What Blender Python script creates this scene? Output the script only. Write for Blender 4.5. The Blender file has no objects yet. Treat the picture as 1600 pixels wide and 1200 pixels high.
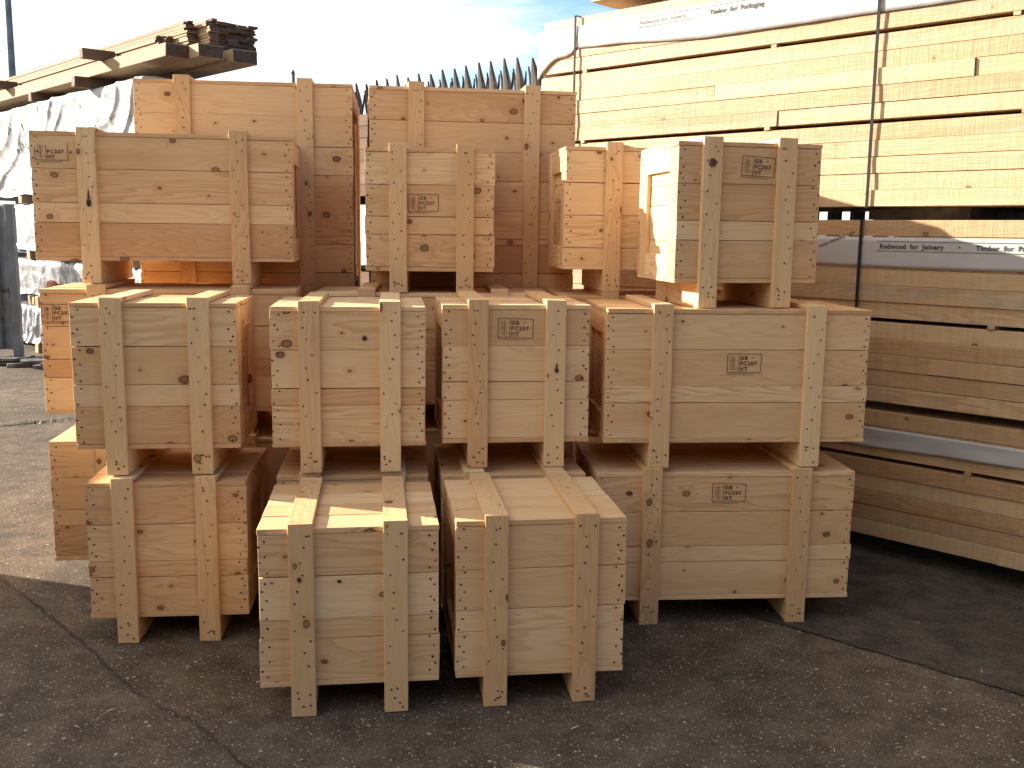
import bpy, math, random
from mathutils import Vector, Matrix, noise
random.seed(7)
R = random.Random(11)
S = bpy.context.scene
COL = S.collection
rad = math.radians

# ------------------------------------------------------------------ node helpers
def mat(name):
    m = bpy.data.materials.new(name); m.use_nodes = True
    nt = m.node_tree; nt.nodes.clear()
    out = nt.nodes.new('ShaderNodeOutputMaterial'); b = nt.nodes.new('ShaderNodeBsdfPrincipled')
    nt.links.new(b.outputs[0], out.inputs[0])
    return m, nt, b
def nd(nt, t, **k):
    n = nt.nodes.new(t)
    for a, v in k.items(): setattr(n, a, v)
    return n
def setv(nt, sock, v):
    if isinstance(v, bpy.types.NodeSocket): nt.links.new(v, sock)
    else: sock.default_value = v
def mth(nt, op, a, b=0.0, c=0.0, clamp=False):
    n = nd(nt, 'ShaderNodeMath', operation=op, use_clamp=clamp)
    setv(nt, n.inputs[0], a); setv(nt, n.inputs[1], b); setv(nt, n.inputs[2], c)
    return n.outputs[0]
def mrange(nt, v, a, b, c=0.0, d=1.0, smooth=True):
    n = nd(nt, 'ShaderNodeMapRange'); n.interpolation_type = 'SMOOTHSTEP' if smooth else 'LINEAR'
    for i, x in enumerate((v, a, b, c, d)): setv(nt, n.inputs[i], x)
    return n.outputs[0]
def mixc(nt, f, a, b, mode='MIX'):
    n = nd(nt, 'ShaderNodeMix', data_type='RGBA', blend_type=mode)
    setv(nt, n.inputs[0], f); setv(nt, n.inputs[6], a); setv(nt, n.inputs[7], b)
    return n.outputs[2]
def vmul(nt, v, s):
    n = nd(nt, 'ShaderNodeVectorMath', operation='MULTIPLY'); setv(nt, n.inputs[0], v); n.inputs[1].default_value = s
    return n.outputs[0]
def noi(nt, v, scale=1, detail=2, rough=.5, dist=0):
    n = nd(nt, 'ShaderNodeTexNoise'); setv(nt, n.inputs['Vector'], v)
    n.inputs['Scale'].default_value = scale; n.inputs['Detail'].default_value = detail
    n.inputs['Roughness'].default_value = rough; n.inputs['Distortion'].default_value = dist
    return n.outputs[0]
def bump(nt, b, h, strength, dist):
    n = nd(nt, 'ShaderNodeBump'); n.inputs['Strength'].default_value = strength; n.inputs['Distance'].default_value = dist
    setv(nt, n.inputs['Height'], h); nt.links.new(n.outputs[0], b.inputs['Normal'])
def rgb(r, g, b): return (r, g, b, 1)

def wood(name, cA, cB, cLine, cKnot, knots=.38, sawn=0.0, grey=0.0, cGrey=(.3, .26, .2), line_amt=.55, kscale=6.0, tonevar=1.0, gloss=(.72, .25)):
    m, nt, b = mat(name)
    uv = nd(nt, 'ShaderNodeUVMap').outputs[0]
    att = nd(nt, 'ShaderNodeAttribute', attribute_name='tone')
    sep = nd(nt, 'ShaderNodeSeparateColor'); nt.links.new(att.outputs[0], sep.inputs[0])
    t1, t2, t3 = sep.outputs
    wob = noi(nt, vmul(nt, uv, (2, 6, 1)), 1, 2)
    # knots
    vor = nd(nt, 'ShaderNodeTexVoronoi', voronoi_dimensions='2D'); vor.inputs['Scale'].default_value = kscale
    nt.links.new(vmul(nt, uv, (.85, 1.15, 1)), vor.inputs['Vector'])
    sc = nd(nt, 'ShaderNodeSeparateColor'); nt.links.new(vor.outputs['Color'], sc.inputs[0])
    d = mth(nt, 'DIVIDE', vor.outputs['Distance'], kscale)
    d = mth(nt, 'MULTIPLY', d, mth(nt, 'ADD', .75, mth(nt, 'MULTIPLY', noi(nt, uv, 60, 1), .5)))
    has = mth(nt, 'LESS_THAN', sc.outputs[0], knots)
    rr = mth(nt, 'ADD', .0035, mth(nt, 'MULTIPLY', mth(nt, 'POWER', sc.outputs[1], 2.0), .013))
    kn = mth(nt, 'MULTIPLY', has, mrange(nt, mth(nt, 'DIVIDE', d, rr), 1.12, .9))
    ring = mth(nt, 'MULTIPLY', has, mrange(nt, mth(nt, 'ABSOLUTE', mth(nt, 'SUBTRACT', mth(nt, 'DIVIDE', d, rr), 1.0)), .28, .05))
    halo = mth(nt, 'MULTIPLY', has, mrange(nt, mth(nt, 'DIVIDE', d, rr), 5.0, .9))
    # growth contours (cathedral figure), bending round the knots
    field = noi(nt, vmul(nt, uv, (.75, 8.5, 1)), 1, 3, .45, .25)
    field = mth(nt, 'ADD', mth(nt, 'MULTIPLY', field, mth(nt, 'ADD', 13.0, mth(nt, 'MULTIPLY', t3, 16.0))), mth(nt, 'MULTIPLY', halo, 1.3))
    fr = mth(nt, 'FRACT', field)
    line = mth(nt, 'MULTIPLY', mth(nt, 'POWER', fr, 2.6), mrange(nt, fr, 1.0, .88))
    fine = noi(nt, vmul(nt, uv, (7, 420, 1)), 1, 2, .6)
    broad = noi(nt, vmul(nt, uv, (1.3, 5, 1)), 1.7, 2)
    c = mixc(nt, mth(nt, 'MULTIPLY', mth(nt, 'ADD', mth(nt, 'MULTIPLY', t1, .95), mth(nt, 'MULTIPLY', mth(nt, 'SUBTRACT', broad, .35), .9)), tonevar, clamp=True), rgb(*cA), rgb(*cB))
    c = mixc(nt, mth(nt, 'MULTIPLY', line, mth(nt, 'ADD', line_amt*.35, mth(nt, 'MULTIPLY', t2, line_amt))), c, rgb(*cLine))
    hs = mrange(nt, noi(nt, vmul(nt, uv, (.8, 11, 1)), 1, 2), .6, .74)
    c = mixc(nt, mth(nt, 'MULTIPLY', hs, mth(nt, 'MULTIPLY', t2, .55)), c, rgb(*cLine))
    stn = mth(nt, 'MULTIPLY', mth(nt, 'GREATER_THAN', t3, .84), mrange(nt, noi(nt, vmul(nt, uv, (1.6, 9, 1)), 1, 3, .6), .38, .62))
    c = mixc(nt, mth(nt, 'MULTIPLY', stn, .5), c, rgb(*[x*.5+y*.5 for x, y in zip(cB, cLine)]))
    c = mixc(nt, 1.0, c, mixc(nt, fine, rgb(.86, .85, .82), rgb(1.1, 1.1, 1.1)), 'MULTIPLY')
    c = mixc(nt, mth(nt, 'MULTIPLY', halo, .3), c, rgb(*cLine))
    c = mixc(nt, .85, c, mixc(nt, t1, rgb(1.07, 1.06, 1.02), mixc(nt, t2, rgb(.93, .90, .84), rgb(.92, .84, .80))), 'MULTIPLY')
    if grey:
        gm = mrange(nt, noi(nt, vmul(nt, uv, (1.1, 5, 1)), 1.6, 4, .65), .5, .72)
        c = mixc(nt, mth(nt, 'MULTIPLY', gm, mth(nt, 'MULTIPLY', mth(nt, 'ADD', t2, .35), grey)), c, rgb(*cGrey))
    kc = mixc(nt, sc.outputs[2], rgb(*cKnot), rgb(*[x*.55+y*.35 for x, y in zip(cLine, cKnot)]))
    c = mixc(nt, mth(nt, 'MULTIPLY', kn, .85), c, kc)
    c = mixc(nt, mth(nt, 'MULTIPLY', ring, .8), c, rgb(*[x*.6 for x in cKnot]))
    h = mth(nt, 'ADD', mth(nt, 'MULTIPLY', fine, .6), mth(nt, 'MULTIPLY', line, .5))
    if sawn:
        sw = noi(nt, vmul(nt, uv, (230, 2.5, 1)), 1, 2, .6)
        sw2 = noi(nt, vmul(nt, uv, (38, 3, 1)), 1, 2, .5)
        c = mixc(nt, sawn, c, mixc(nt, mth(nt, 'ADD', mth(nt, 'MULTIPLY', sw, .6), mth(nt, 'MULTIPLY', sw2, .4)), rgb(.6, .57, .52), rgb(1.35, 1.36, 1.38)), 'MULTIPLY')
        h = mth(nt, 'ADD', mth(nt, 'MULTIPLY', sw, 1.2), mth(nt, 'ADD', h, mth(nt, 'MULTIPLY', sw2, .9)))
    nt.links.new(c, b.inputs['Base Color'])
    b.inputs['Roughness'].default_value = gloss[0]
    b.inputs['Specular IOR Level'].default_value = gloss[1]
    bump(nt, b, h, .35 if not sawn else .7, .0012 if not sawn else .0022)
    return m

M = {}
M['pine'] = wood('fresh_pine', (.81, .60, .36), (.725, .475, .255), (.50, .275, .115), (.15, .06, .025), knots=.46, line_amt=.7)
M['pine_pink'] = M['pine']
M['batten'] = wood('batten_pine', (.80, .60, .35), (.725, .49, .26), (.52, .30, .125), (.15, .06, .025), knots=.36, line_amt=.55)
M['sawn'] = wood('sawn_redwood', (.60, .455, .275), (.51, .36, .20), (.36, .19, .075), (.17, .075, .03), knots=.34, sawn=1.0, grey=.9, cGrey=(.40, .34, .25), kscale=3.4, gloss=(.5, .5))
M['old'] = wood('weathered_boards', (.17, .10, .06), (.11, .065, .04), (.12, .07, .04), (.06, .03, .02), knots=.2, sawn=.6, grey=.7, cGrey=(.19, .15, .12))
M['beam'] = wood('beam_timber', (.46, .34, .22), (.33, .23, .14), (.22, .13, .07), (.08, .04, .025), knots=.2, sawn=.6, grey=.5, cGrey=(.24, .19, .15))

def plain(name, c, rough=.6, metal=0.0, var=0.0, vs=3.0, c2=None, bs=0, bd=.001, bsc=60):
    m, nt, b = mat(name)
    tc = nd(nt, 'ShaderNodeTexCoord').outputs['Object']
    if var:
        f = mrange(nt, noi(nt, tc, vs, 5, .6), .35, .65)
        nt.links.new(mixc(nt, mth(nt, 'MULTIPLY', f, var), rgb(*c), rgb(*(c2 or [x*.5 for x in c]))), b.inputs['Base Color'])
    else: b.inputs['Base Color'].default_value = rgb(*c)
    if bs: bump(nt, b, noi(nt, tc, bsc, 4, .6), bs, bd)
    b.inputs['Roughness'].default_value = rough; b.inputs['Metallic'].default_value = metal
    return m
M['shaded_end'] = plain('shaded_end_grain', (.055, .032, .022), .9, var=.8, vs=30, c2=(.10, .065, .045))  # timber ends facing away from the sun, their shade put into this dark brown
M['nail'] = plain('nail_hole', (.035, .022, .014), .8)
M['ink'] = plain('stamp_ink', (.045, .026, .017), .8, var=.8, vs=130, c2=(.20, .12, .07))
M['inkfaint'] = plain('faint_stamp_ink', (.25, .16, .10), .8, var=.9, vs=90, c2=(.42, .28, .17))
M['black'] = plain('black_strap', (.012, .012, .012), .85)
M['print'] = plain('printed_lettering', (.03, .03, .035), .6, var=.5, vs=40, c2=(.15, .15, .16))
M['printgreen'] = plain('green_print', (.10, .17, .15), .6, var=.8, vs=9, c2=(.5, .53, .52))
M['steel'] = plain('galvanised_steel', (.095, .08, .068), .9, .0, var=.8, vs=14, c2=(.04, .035, .03))
M['greypost'] = plain('grey_painted_steel', (.17, .185, .20), .6, .2, var=.7, vs=6, c2=(.09, .09, .095))
M['dark'] = plain('dark_scrap', (.05, .05, .052), .8, var=.8, vs=8, c2=(.17, .16, .15), bs=.6, bd=.01, bsc=15)
M['orange'] = plain('orange_net', (.55, .12, .04), .7, var=.8, vs=20, c2=(.3, .2, .15))
M['whitewrap'] = plain('white_wrap', (.46, .46, .455), .5, var=.35, vs=3, c2=(.36, .37, .365), bs=.35, bd=.006, bsc=14)
M['silverwrap'] = plain('silver_wrap', (.62, .63, .66), .3, .7, var=.5, vs=5, c2=(.30, .30, .32), bs=.8, bd=.02, bsc=9)
M['bark'] = plain('bark', (.10, .075, .05), .9, var=.7, vs=8, c2=(.05, .04, .03), bs=.6, bd=.01, bsc=20)

# leaf
m, nt, b = mat('leaf'); M['leaf'] = m
oi = nd(nt, 'ShaderNodeTexCoord').outputs['Object']
nt.links.new(mixc(nt, noi(nt, oi, 6, 3), rgb(.035, .075, .015), rgb(.11, .19, .035)), b.inputs['Base Color'])
b.inputs['Roughness'].default_value = .55

# asphalt / worn chip concrete
def ground_mat(name, cA, cB, chips, rough=.9, stain=True):
    m, nt, b = mat(name)
    tc = nd(nt, 'ShaderNodeTexCoord').outputs['Object']
    big = noi(nt, tc, .9, 5, .62); mid = noi(nt, tc, 7, 5, .65); fine = noi(nt, tc, 130, 3, .7)
    c = mixc(nt, mrange(nt, big, .35, .68), rgb(*cA), rgb(*cB))
    c = mixc(nt, 1.0, c, mixc(nt, mrange(nt, mid, .3, .7), rgb(.62, .60, .58), rgb(1.3, 1.28, 1.25)), 'MULTIPLY')
    c = mixc(nt, 1.0, c, mixc(nt, mrange(nt, fine, .3, .72), rgb(.55, .53, .52), rgb(1.4, 1.38, 1.35)), 'MULTIPLY')
    h = mth(nt, 'ADD', mth(nt, 'MULTIPLY', fine, .6), mth(nt, 'MULTIPLY', mid, .5))
    for sc_, thr, amt in ((95, .42, chips), (150, .40, chips), (55, .10, chips)):
        v = nd(nt, 'ShaderNodeTexVoronoi'); v.inputs['Scale'].default_value = sc_
        nt.links.new(tc, v.inputs['Vector'])
        s = nd(nt, 'ShaderNodeSeparateColor'); nt.links.new(v.outputs['Color'], s.inputs[0])
        msk = mth(nt, 'MULTIPLY', mth(nt, 'LESS_THAN', s.outputs[0], thr), mrange(nt, v.outputs['Distance'], .42, .28))
        cc = mixc(nt, s.outputs[1], rgb(.05, .03, .018), rgb(.30, .24, .18))
        cc = mixc(nt, mth(nt, 'GREATER_THAN', s.outputs[2], .95), cc, rgb(.46, .43, .38))
        c = mixc(nt, mth(nt, 'MULTIPLY', msk, amt), c, cc)
        h = mth(nt, 'ADD', h, mth(nt, 'MULTIPLY', msk, .5))
    if stain:
        st = mrange(nt, noi(nt, tc, 1.7, 6, .7, .6), .56, .70)
        c = mixc(nt, mth(nt, 'MULTIPLY', st, .45), c, rgb(.035, .029, .024))
        st2 = mrange(nt, noi(nt, vmul(nt, tc, (1, 1, 7)), 2.3, 6, .7, .3), .62, .74)
        c = mixc(nt, mth(nt, 'MULTIPLY', st2, .25), c, rgb(.15, .125, .10))
    nt.links.new(c, b.inputs['Base Color']); b.inputs['Roughness'].default_value = rough
    b.inputs['Specular IOR Level'].default_value = .2
    bump(nt, b, h, .9, .004)
    return m
M['ground'] = ground_mat('chip_asphalt', (.090, .071, .053), (.135, .107, .080), .85)
M['patch'] = ground_mat('smooth_asphalt', (.060, .051, .043), (.092, .078, .066), .2)
M['crack'] = plain('crack_dirt', (.022, .018, .014), .95, var=1.0, vs=22, c2=(.06, .048, .036))

# ------------------------------------------------------------------ mesh builder
class MB:
    def __init__(s): s.v = []; s.f = []; s.uv = []; s.c = []; s.m = []
    def face(s, pts, uvs, tone, mi=0):
        n = len(s.v); s.v += [tuple(p) for p in pts]; s.f.append(tuple(range(n, n+len(pts)))); s.uv += uvs; s.c += [tone]*len(pts); s.m.append(mi)
    def board(s, lo, hi, grain, jit=.0013, tone=None, mi=0, T=None, endj=0.0, emi=None):
        """a board between two corners, its grain along axis 'grain'"""
        lo = list(lo); hi = list(hi)
        if endj: lo[grain] -= R.uniform(-endj, endj); hi[grain] += R.uniform(-endj, endj)
        tone = tone or (R.random(), R.random()**1.3, R.random(), 1)
        P = []
        for k in range(8):
            p = [hi[i] if (k >> i) & 1 else lo[i] for i in range(3)]
            P.append([x+R.uniform(-jit, jit) for x in p])
        ou, ov = R.uniform(0, 60), R.uniform(0, 60)
        oth = [i for i in range(3) if i != grain]
        base = len(s.v)
        s.v += [tuple(T @ Vector(p)) if T else tuple(p) for p in P]
        for f, ax in (((0, 4, 6, 2), 0), ((1, 3, 7, 5), 0), ((0, 1, 5, 4), 1), ((2, 6, 7, 3), 1), ((0, 2, 3, 1), 2), ((4, 5, 7, 6), 2)):
            s.f.append(tuple(base+k for k in f))
            for k in f:
                p = P[k]
                if ax == grain: s.uv.append((ou+p[oth[0]]*.12, ov+p[oth[1]]))
                else:
                    q = [i for i in oth if i != ax][0]
                    s.uv.append((ou+p[grain], ov+p[q]+(.37 if ax == oth[0] else 0)))
            s.c += [tone]*4; s.m.append(emi if (emi is not None and ax == grain) else mi)
    def disc(s, c, ax, r, mi=1, n=7, T=None):
        o = [i for i in range(3) if i != abs(ax)-1]
        pts = []
        for k in range(n):
            a = 2*math.pi*k/n*(1 if ax > 0 else -1)
            if abs(ax) == 2: a = -a
            p = list(c); p[o[0]] += r*math.cos(a); p[o[1]] += r*R.uniform(.75, 1.1)*math.sin(a); pts.append(T @ Vector(p) if T else p)
        s.face(pts, [(0, 0)]*n, (0, 0, 0, 1), mi)
    def build(s, name, mats, parent=None, bev=.0, loc=None):
        me = bpy.data.meshes.new(name); me.from_pydata(s.v, [], s.f)
        uvl = me.uv_layers.new(name='UVMap'); uvl.data.foreach_set('uv', [x for u in s.uv for x in u])
        ca = me.color_attributes.new('tone', 'FLOAT_COLOR', 'CORNER'); ca.data.foreach_set('color', [x for c in s.c for x in c])
        for k in (mats if isinstance(mats, (list, tuple)) else [mats]): me.materials.append(M[k])
        me.polygons.foreach_set('material_index', s.m); me.update()
        return link(name, me, parent, bev)
def link(name, me, parent=None, bev=0):
    o = bpy.data.objects.new(name, me); COL.objects.link(o)
    if parent: o.parent = parent
    if bev:
        bm = o.modifiers.new('bevel', 'BEVEL'); bm.width = bev; bm.segments = 1; bm.limit_method = 'ANGLE'; bm.angle_limit = rad(50)
    return o
def thing(name, label, cat, loc=(0, 0, 0), rz=0, group=None):
    o = bpy.data.objects.new(name, None); COL.objects.link(o); o.location = loc; o.rotation_euler = (0, 0, rz)
    o.empty_display_size = .1
    return tag(o, label, cat, group)
def tag(o, label, cat, group=None):
    o['label'] = label; o['category'] = cat
    if group: o['group'] = group
    return o
def struct(o, kind='structure', label=None, cat=None):
    o['kind'] = kind
    if label: o['label'] = label
    if cat: o['category'] = cat
    return o

def text_polys(body, size, bold=0.0, spacing=1.0, shear=0.0):
    cu = bpy.data.curves.new('lettering_curve', 'FONT'); cu.body = body; cu.size = size; cu.offset = bold; cu.space_character = spacing; cu.shear = shear
    cu.resolution_u = 3
    o = bpy.data.objects.new('lettering_tmp', cu); COL.objects.link(o)
    dg = bpy.context.evaluated_depsgraph_get(); dg.update()
    me = bpy.data.meshes.new_from_object(o.evaluated_get(dg))
    r = ([tuple(v.co) for v in me.vertices], [tuple(p.vertices) for p in me.polygons])
    bpy.data.objects.remove(o); bpy.data.curves.remove(cu); bpy.data.meshes.remove(me)
    return r
TXT = {}
def put_text(mb, body, size, T, bold=0.0, spacing=1.0, mi=0, keep=1.0, shear=0.0):
    key = (body, size, bold, spacing, shear)
    if key not in TXT: TXT[key] = text_polys(*key)
    vs, fs = TXT[key]
    for f in fs:
        mb.face([T @ Vector(vs[k]) for k in f], [(0, 0)]*len(f), (0, 0, 0, 1), mi)
def seg(mb, a, b, w, T, mi=0):
    a = Vector(a); b = Vector(b); d = (b-a).normalized(); n = Vector((-d.y, d.x))*w/2
    mb.face([T @ Vector((*(a-n), 0)), T @ Vector((*(b-n), 0)), T @ Vector((*(b+n), 0)), T @ Vector((*(a+n), 0))], [(0, 0)]*4, (0, 0, 0, 1), mi)
def stamp(parent, T, faint=False, cut=False, bold=.0007):
    """framed heat treatment mark; T maps the mark's own xy (metres, centred) on to the board"""
    mb = MB(); W, H = .137, .075; w = .0022
    x0, x1, y0, y1 = -W/2, W/2, -H/2, H/2; xm = x0+W*.335
    seg(mb, (x0, y0), (x1, y0), w, T); seg(mb, (x1, y0), (x1, y1), w*1.15, T)
    seg(mb, (x0, y0), (x0, y1-(.02 if cut else 0)), w*1.15, T); seg(mb, (xm, y0), (xm, y1-(.012 if cut else 0)), w, T)
    if not cut: seg(mb, (x0, y1), (x1, y1), w, T)
    # ear of wheat
    cx = (x0+xm)/2+.001
    seg(mb, (cx, y0+.006), (cx, y1-.008), .0017, T)
    for k in range(5):
        y = y0+.021+k*.0085
        seg(mb, (cx, y), (cx-.012, y+.0062), .0017, T); seg(mb, (cx-.012, y+.0062), (cx-.012, y+.0115), .0012, T)
        seg(mb, (cx+.003, y+.001), (cx+.009, y+.0055), .0017, T)
    pts = [(cx+.016*math.cos(a), y0+.023+.011*math.sin(a)) for a in [math.pi*(1.05+.9*k/6) for k in range(7)]]
    for a, c in zip(pts, pts[1:]): seg(mb, a, c, .0015, T)
    xt = xm+.005
    rows = ((None if cut else 'GB', y1-.0235), ('FC207', y1-.0455), ('HT', y1-.0675))
    for t, y in rows:
        if t: put_text(mb, t, .021, T @ Matrix.Translation((xt, y, 0)), bold=bold, spacing=1.3)
    if not cut: seg(mb, (xt+.046, y1-.0155), (xt+.058, y1-.0155), .0022, T)
    put_text(mb, 'www.simmpackaging.co.uk', .0088, T @ Matrix.Translation((x0-.001, y0-.0095, 0)), bold=.0001, spacing=1.17)
    return mb.build('stamp', 'inkfaint' if faint else 'ink', parent)

# ------------------------------------------------------------------ crates
TH = .018; LEG = .1; TB = .02
def split_boards(total, wide=.146, narrow_at=2):
    n = int(total//wide); rest = total-n*wide
    if rest < .03: n -= 1; rest += wide
    if rest > .125: hs = [wide]*n+[rest]
    else: hs = [wide]*n; hs.insert(min(narrow_at, n), rest)
    hs = [h*R.uniform(.96, 1.04) for h in hs]; k = total/sum(hs)
    return [h*k for h in hs]        # from the top down
def make_crate(label, x, y, yaw, w, d, h, z, f1, f2, group, narrow_at=2, stamps=(), side_stamp=None):
    t = thing('wooden_crate', label, 'crate', (x, y, z), yaw, group)
    hw = w/2; zb = LEG+TH; zt = LEG+h-TH
    for name, y0, y1, sgn in (('front_panel', 0, TH, -1), ('back_panel', d-TH, d, 1)):
        mb = MB(); zc = zt
        for bh in split_boards(zt-zb, narrow_at=narrow_at):
            dy = R.uniform(-.0008, .0008)
            mb.board((-hw, y0+dy, zc-bh+(R.uniform(.0008, .0022) if sgn < 0 else -.0015)), (hw, y1+dy, zc-.0008), 0, endj=.0032)
            if sgn < 0:
                nn = 5 if bh > .1 else 2
                for sx in (-1, 1):
                    for k in range(nn):
                        zz = zc-bh*(k+.5+R.uniform(-.3, .3))/nn
                        xx = sx*(hw-(.010 if k % 2 else .026)+R.uniform(-.006, .006))
                        mb.disc((xx, dy-.0014, zz), -2, R.uniform(.0033, .0045))
            zc -= bh
        mb.build(name, ['pine', 'nail'], t, bev=.0012)
    for sx in (-1, 1):
        mb = MB()
        X0, X1 = sorted((sx*(hw-.0005), sx*(hw-TH)))
        I0, I1 = sorted((sx*(hw-TH-.001), sx*(hw-2*TH)))
        fw = min(.09, d*.2)
        mb.board((X0, TH+.001, zb), (X1, TH+fw, zt), 2)
        mb.board((X0, d-TH-fw, zb), (X1, d-TH-.001, zt), 2)
        for a, c in ((zb, zb+fw), (zt-fw, zt)): mb.board((X0, TH+fw+.001, a), (X1, d-TH-fw-.001, c), 1)
        zc = zt
        for bh in split_boards(zt-zb, narrow_at=1):
            mb.board((I0, TH+.002, zc-bh+.001), (I1, d-TH-.002, zc-.001), 1); zc -= bh
        for k in range(26):
            e = R.choice((0, 1, 2, 3))
            yy, zz = ((TH+R.uniform(.02, fw-.01), R.uniform(zb+.02, zt-.02)), (d-TH-R.uniform(.02, fw-.01), R.uniform(zb+.02, zt-.02)),
                      (R.uniform(.1, d-.1), zb+R.uniform(.02, fw-.015)), (R.uniform(.1, d-.1), zt-R.uniform(.02, fw-.015)))[e]
            mb.disc((sx*(hw+.0009), yy, zz), sx*1, .0026)
        mb.build('side_panel', ['pine', 'nail'], t, bev=.0012)
    for name, z0, z1 in (('floor_panel', LEG, LEG+TH), ('lid', LEG+h-TH, LEG+h)):
        mb = MB(); yy = 0
        ws = split_boards(d, narrow_at=9)
        for k, bw in enumerate(ws):
            dz = R.uniform(-.0008, .0008)
            mb.board((-hw-.001, yy-(.003 if k == 0 else 0)+.0008, z0+dz+.0008), (hw+.001, yy+bw-.0008, z1+dz), 0, endj=.002)
            if name == 'lid':
                for sx in (-1, 1):
                    for q in range(3): mb.disc((sx*(hw-R.uniform(.008, .02)), yy+bw*(q+.5)/3+R.uniform(-.01, .01), z1+.0018), 3, .0024)
            yy += bw
        mb.build(name, ['pine', 'nail'], t, bev=.0012)
    for f in (f1, f2):
        bx = (f-.5)*w; bw = .0395
        for nm, lo, hi, g in (('batten', (bx-bw, -TB, R.uniform(.0015, .003)), (bx+bw, -.001, LEG+h+TB+R.uniform(-.001, .003)), 2),
                              ('batten', (bx-bw, d+.001, .002), (bx+bw, d+TB, LEG+h+TB), 2),
                              ('lid_batten', (bx-bw, .0, LEG+h+.002), (bx+bw, d, LEG+h+TB), 1),
                              ('bearer', (bx-bw+.002, .0, 0), (bx+bw-.002, d, LEG-.001), 1)):
            mb = MB(); mb.board(lo, hi, g, jit=.0014)
            if nm == 'batten' and hi[1] < .01:
                zz = .02
                for k in range(5): mb.disc((bx+R.choice((-.018, .018, 0))+R.uniform(-.008, .008), -TB-.0018, .018+R.uniform(0, .07)), -2, .004)
                while zz < h: 
                    zz += R.uniform(.035, .062); mb.disc((bx+R.uniform(-.027, .027), -TB-.0018, LEG+min(zz, h-.02)), -2, R.uniform(.003, .0042))
            if nm == 'lid_batten':
                yy = .02
                while yy < d-.06:
                    yy += R.uniform(.03, .06); mb.disc((bx+R.uniform(-.027, .027), yy, LEG+h+TB+.0018), 3, .0026)
            mb.build(nm, ['batten', 'nail'], t, bev=.0018)
    if h < .7:
        for q in range(R.choice((1, 2, 2, 3))):
            mb = MB(); px, pz = R.uniform(-hw, hw), LEG+h-TH*R.uniform(0, 1); a = R.uniform(-1.9, -.6); l = R.uniform(.02, .055); cv = R.uniform(-.9, .9); prev = Vector((px, -.004, pz)); W_ = .0007
            for k in range(6):
                nx = prev+Vector((math.cos(a), -.12, math.sin(a)))*l/6; n_ = Vector((-math.sin(a), 0, math.cos(a)))*W_
                mb.face([prev-n_, nx-n_, nx+n_, prev+n_], [(0, 0)]*4, (.2, 0, 0, 1)); prev = nx; a += cv/4
            mb.build('wood_fibre', 'pine', t)
    for (sx, sz, tilt, kw) in stamps:
        T = Matrix.Translation((-hw+sx, -.0032, LEG+sz)) @ Matrix.Rotation(rad(90), 4, 'X') @ Matrix.Rotation(rad(tilt), 4, 'Z')
        stamp(t, T, **kw)
    if side_stamp:
        sx = side_stamp
        T = Matrix.Translation((sx*(hw-TH+.0022), d*.5, LEG+h*.5)) @ Matrix.Rotation(rad(90*sx), 4, 'Z') @ Matrix.Rotation(rad(90), 4, 'X') @ Matrix.Rotation(rad(90*sx), 4, 'Z')
        stamp(t, T, faint=True)
    return t

FIT = {'A1': [-0.5249, 3.1595, 0.1344, 0.5843, 0.5748, 0.5402, 0.0, 0.2366, 0.7575], 'A2': [0.1078, 3.25, 0.1357, 0.576, 0.5698, 0.548, 0, 0.2323, 0.7614], 'C2': [-0.6226, 3.7988, 0.1198, 0.5814, 0.572, 0.5394, 0.6682, 0.2492, 0.7701], 'C3': [0.018, 3.9147, 0.1292, 0.5815, 0.5751, 0.5443, 0.6686, 0.2366, 0.7594], 'C4': [0.9069, 3.9942, 0.0762, 1.0708, 0.573, 0.5385, 0.6608, 0.2069, 0.7854], 'D4': [0.8786, 3.9858, 0.077, 1.0722, 0.7, 0.5416, 0, 0.2128, 0.7883], 'D1': [-1.3169, 3.7306, 0.1068, 0.5958, 0.6, 0.5395, 0, 0.2338, 0.7535], 'D2': [-1.3472, 3.7654, 0.1125, 0.6055, 0.4442, 0.5592, 0.6572, 0.2472, 0.7685], 'E1': [-1.5087, 4.4425, 0.1331, 1.1026, 0.6, 0.5481, 0.0, 0.22, 0.78], 'E2': [-1.5265, 4.475, 0.1386, 1.1013, 0.5388, 0.5532, 0.6689, 0.22, 0.78], 'T1': [-1.5582, 4.5531, 0.1413, 1.1184, 0.5806, 0.561, 1.343, 0.212, 0.792], 'G1': [-1.362, 5.2003, 0.1154, 1.0723, 1.0822, 1.1104, 1.112, 0.22, 0.78], 'G2': [-0.2053, 5.2009, 0.1525, 1.045, 1.0, 1.0888, 1.112, 0.22, 0.78], 'T2': [-0.385, 4.658, 0.0459, 0.587, 0.5, 0.553, 1.310, 0.255, 0.7739], 'T3': [0.65, 4.72, 0.1114, 0.843, 0.52, 0.558, 1.324, 0.2659, 0.78], 'T4': [0.933, 4.06, 0.1705, 0.596, 0.51, 0.551, 1.3015, 0.2246, 0.7493], 'F1': [-0.368, 4.655, 0.0763, 1.094, 0.5, 0.5221, 0.6869, 0.22, 0.78], 'H': [0.765, 4.72, 0.0738, 1.1, 0.58, 0.5164, 0.6868, 0.216, 0.78], 'B1': [-0.6158, 3.8203, 0.1145, 0.5848, 0.6, 0.5482, 0, 0.22, 0.78], 'B2': [0.0133, 3.866, 0.1332, 0.5682, 0.6, 0.5486, 0, 0.22, 0.78]}
def lower(top, bottom, hh=None):
    """a ground crate that carries 'top'"""
    v = list(FIT[bottom]); return v
FIT['E1'][5] = .6689-LEG-TB-.001
FIT['S1'] = [-1.362, 5.2003, .1154, 1.0723, 1.06, 1.112-.121, 0, .22, .78]
FIT['S2'] = [-0.2053, 5.2009, .1525, 1.045, 1.0, 1.112-.121, 0, .22, .78]
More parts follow.
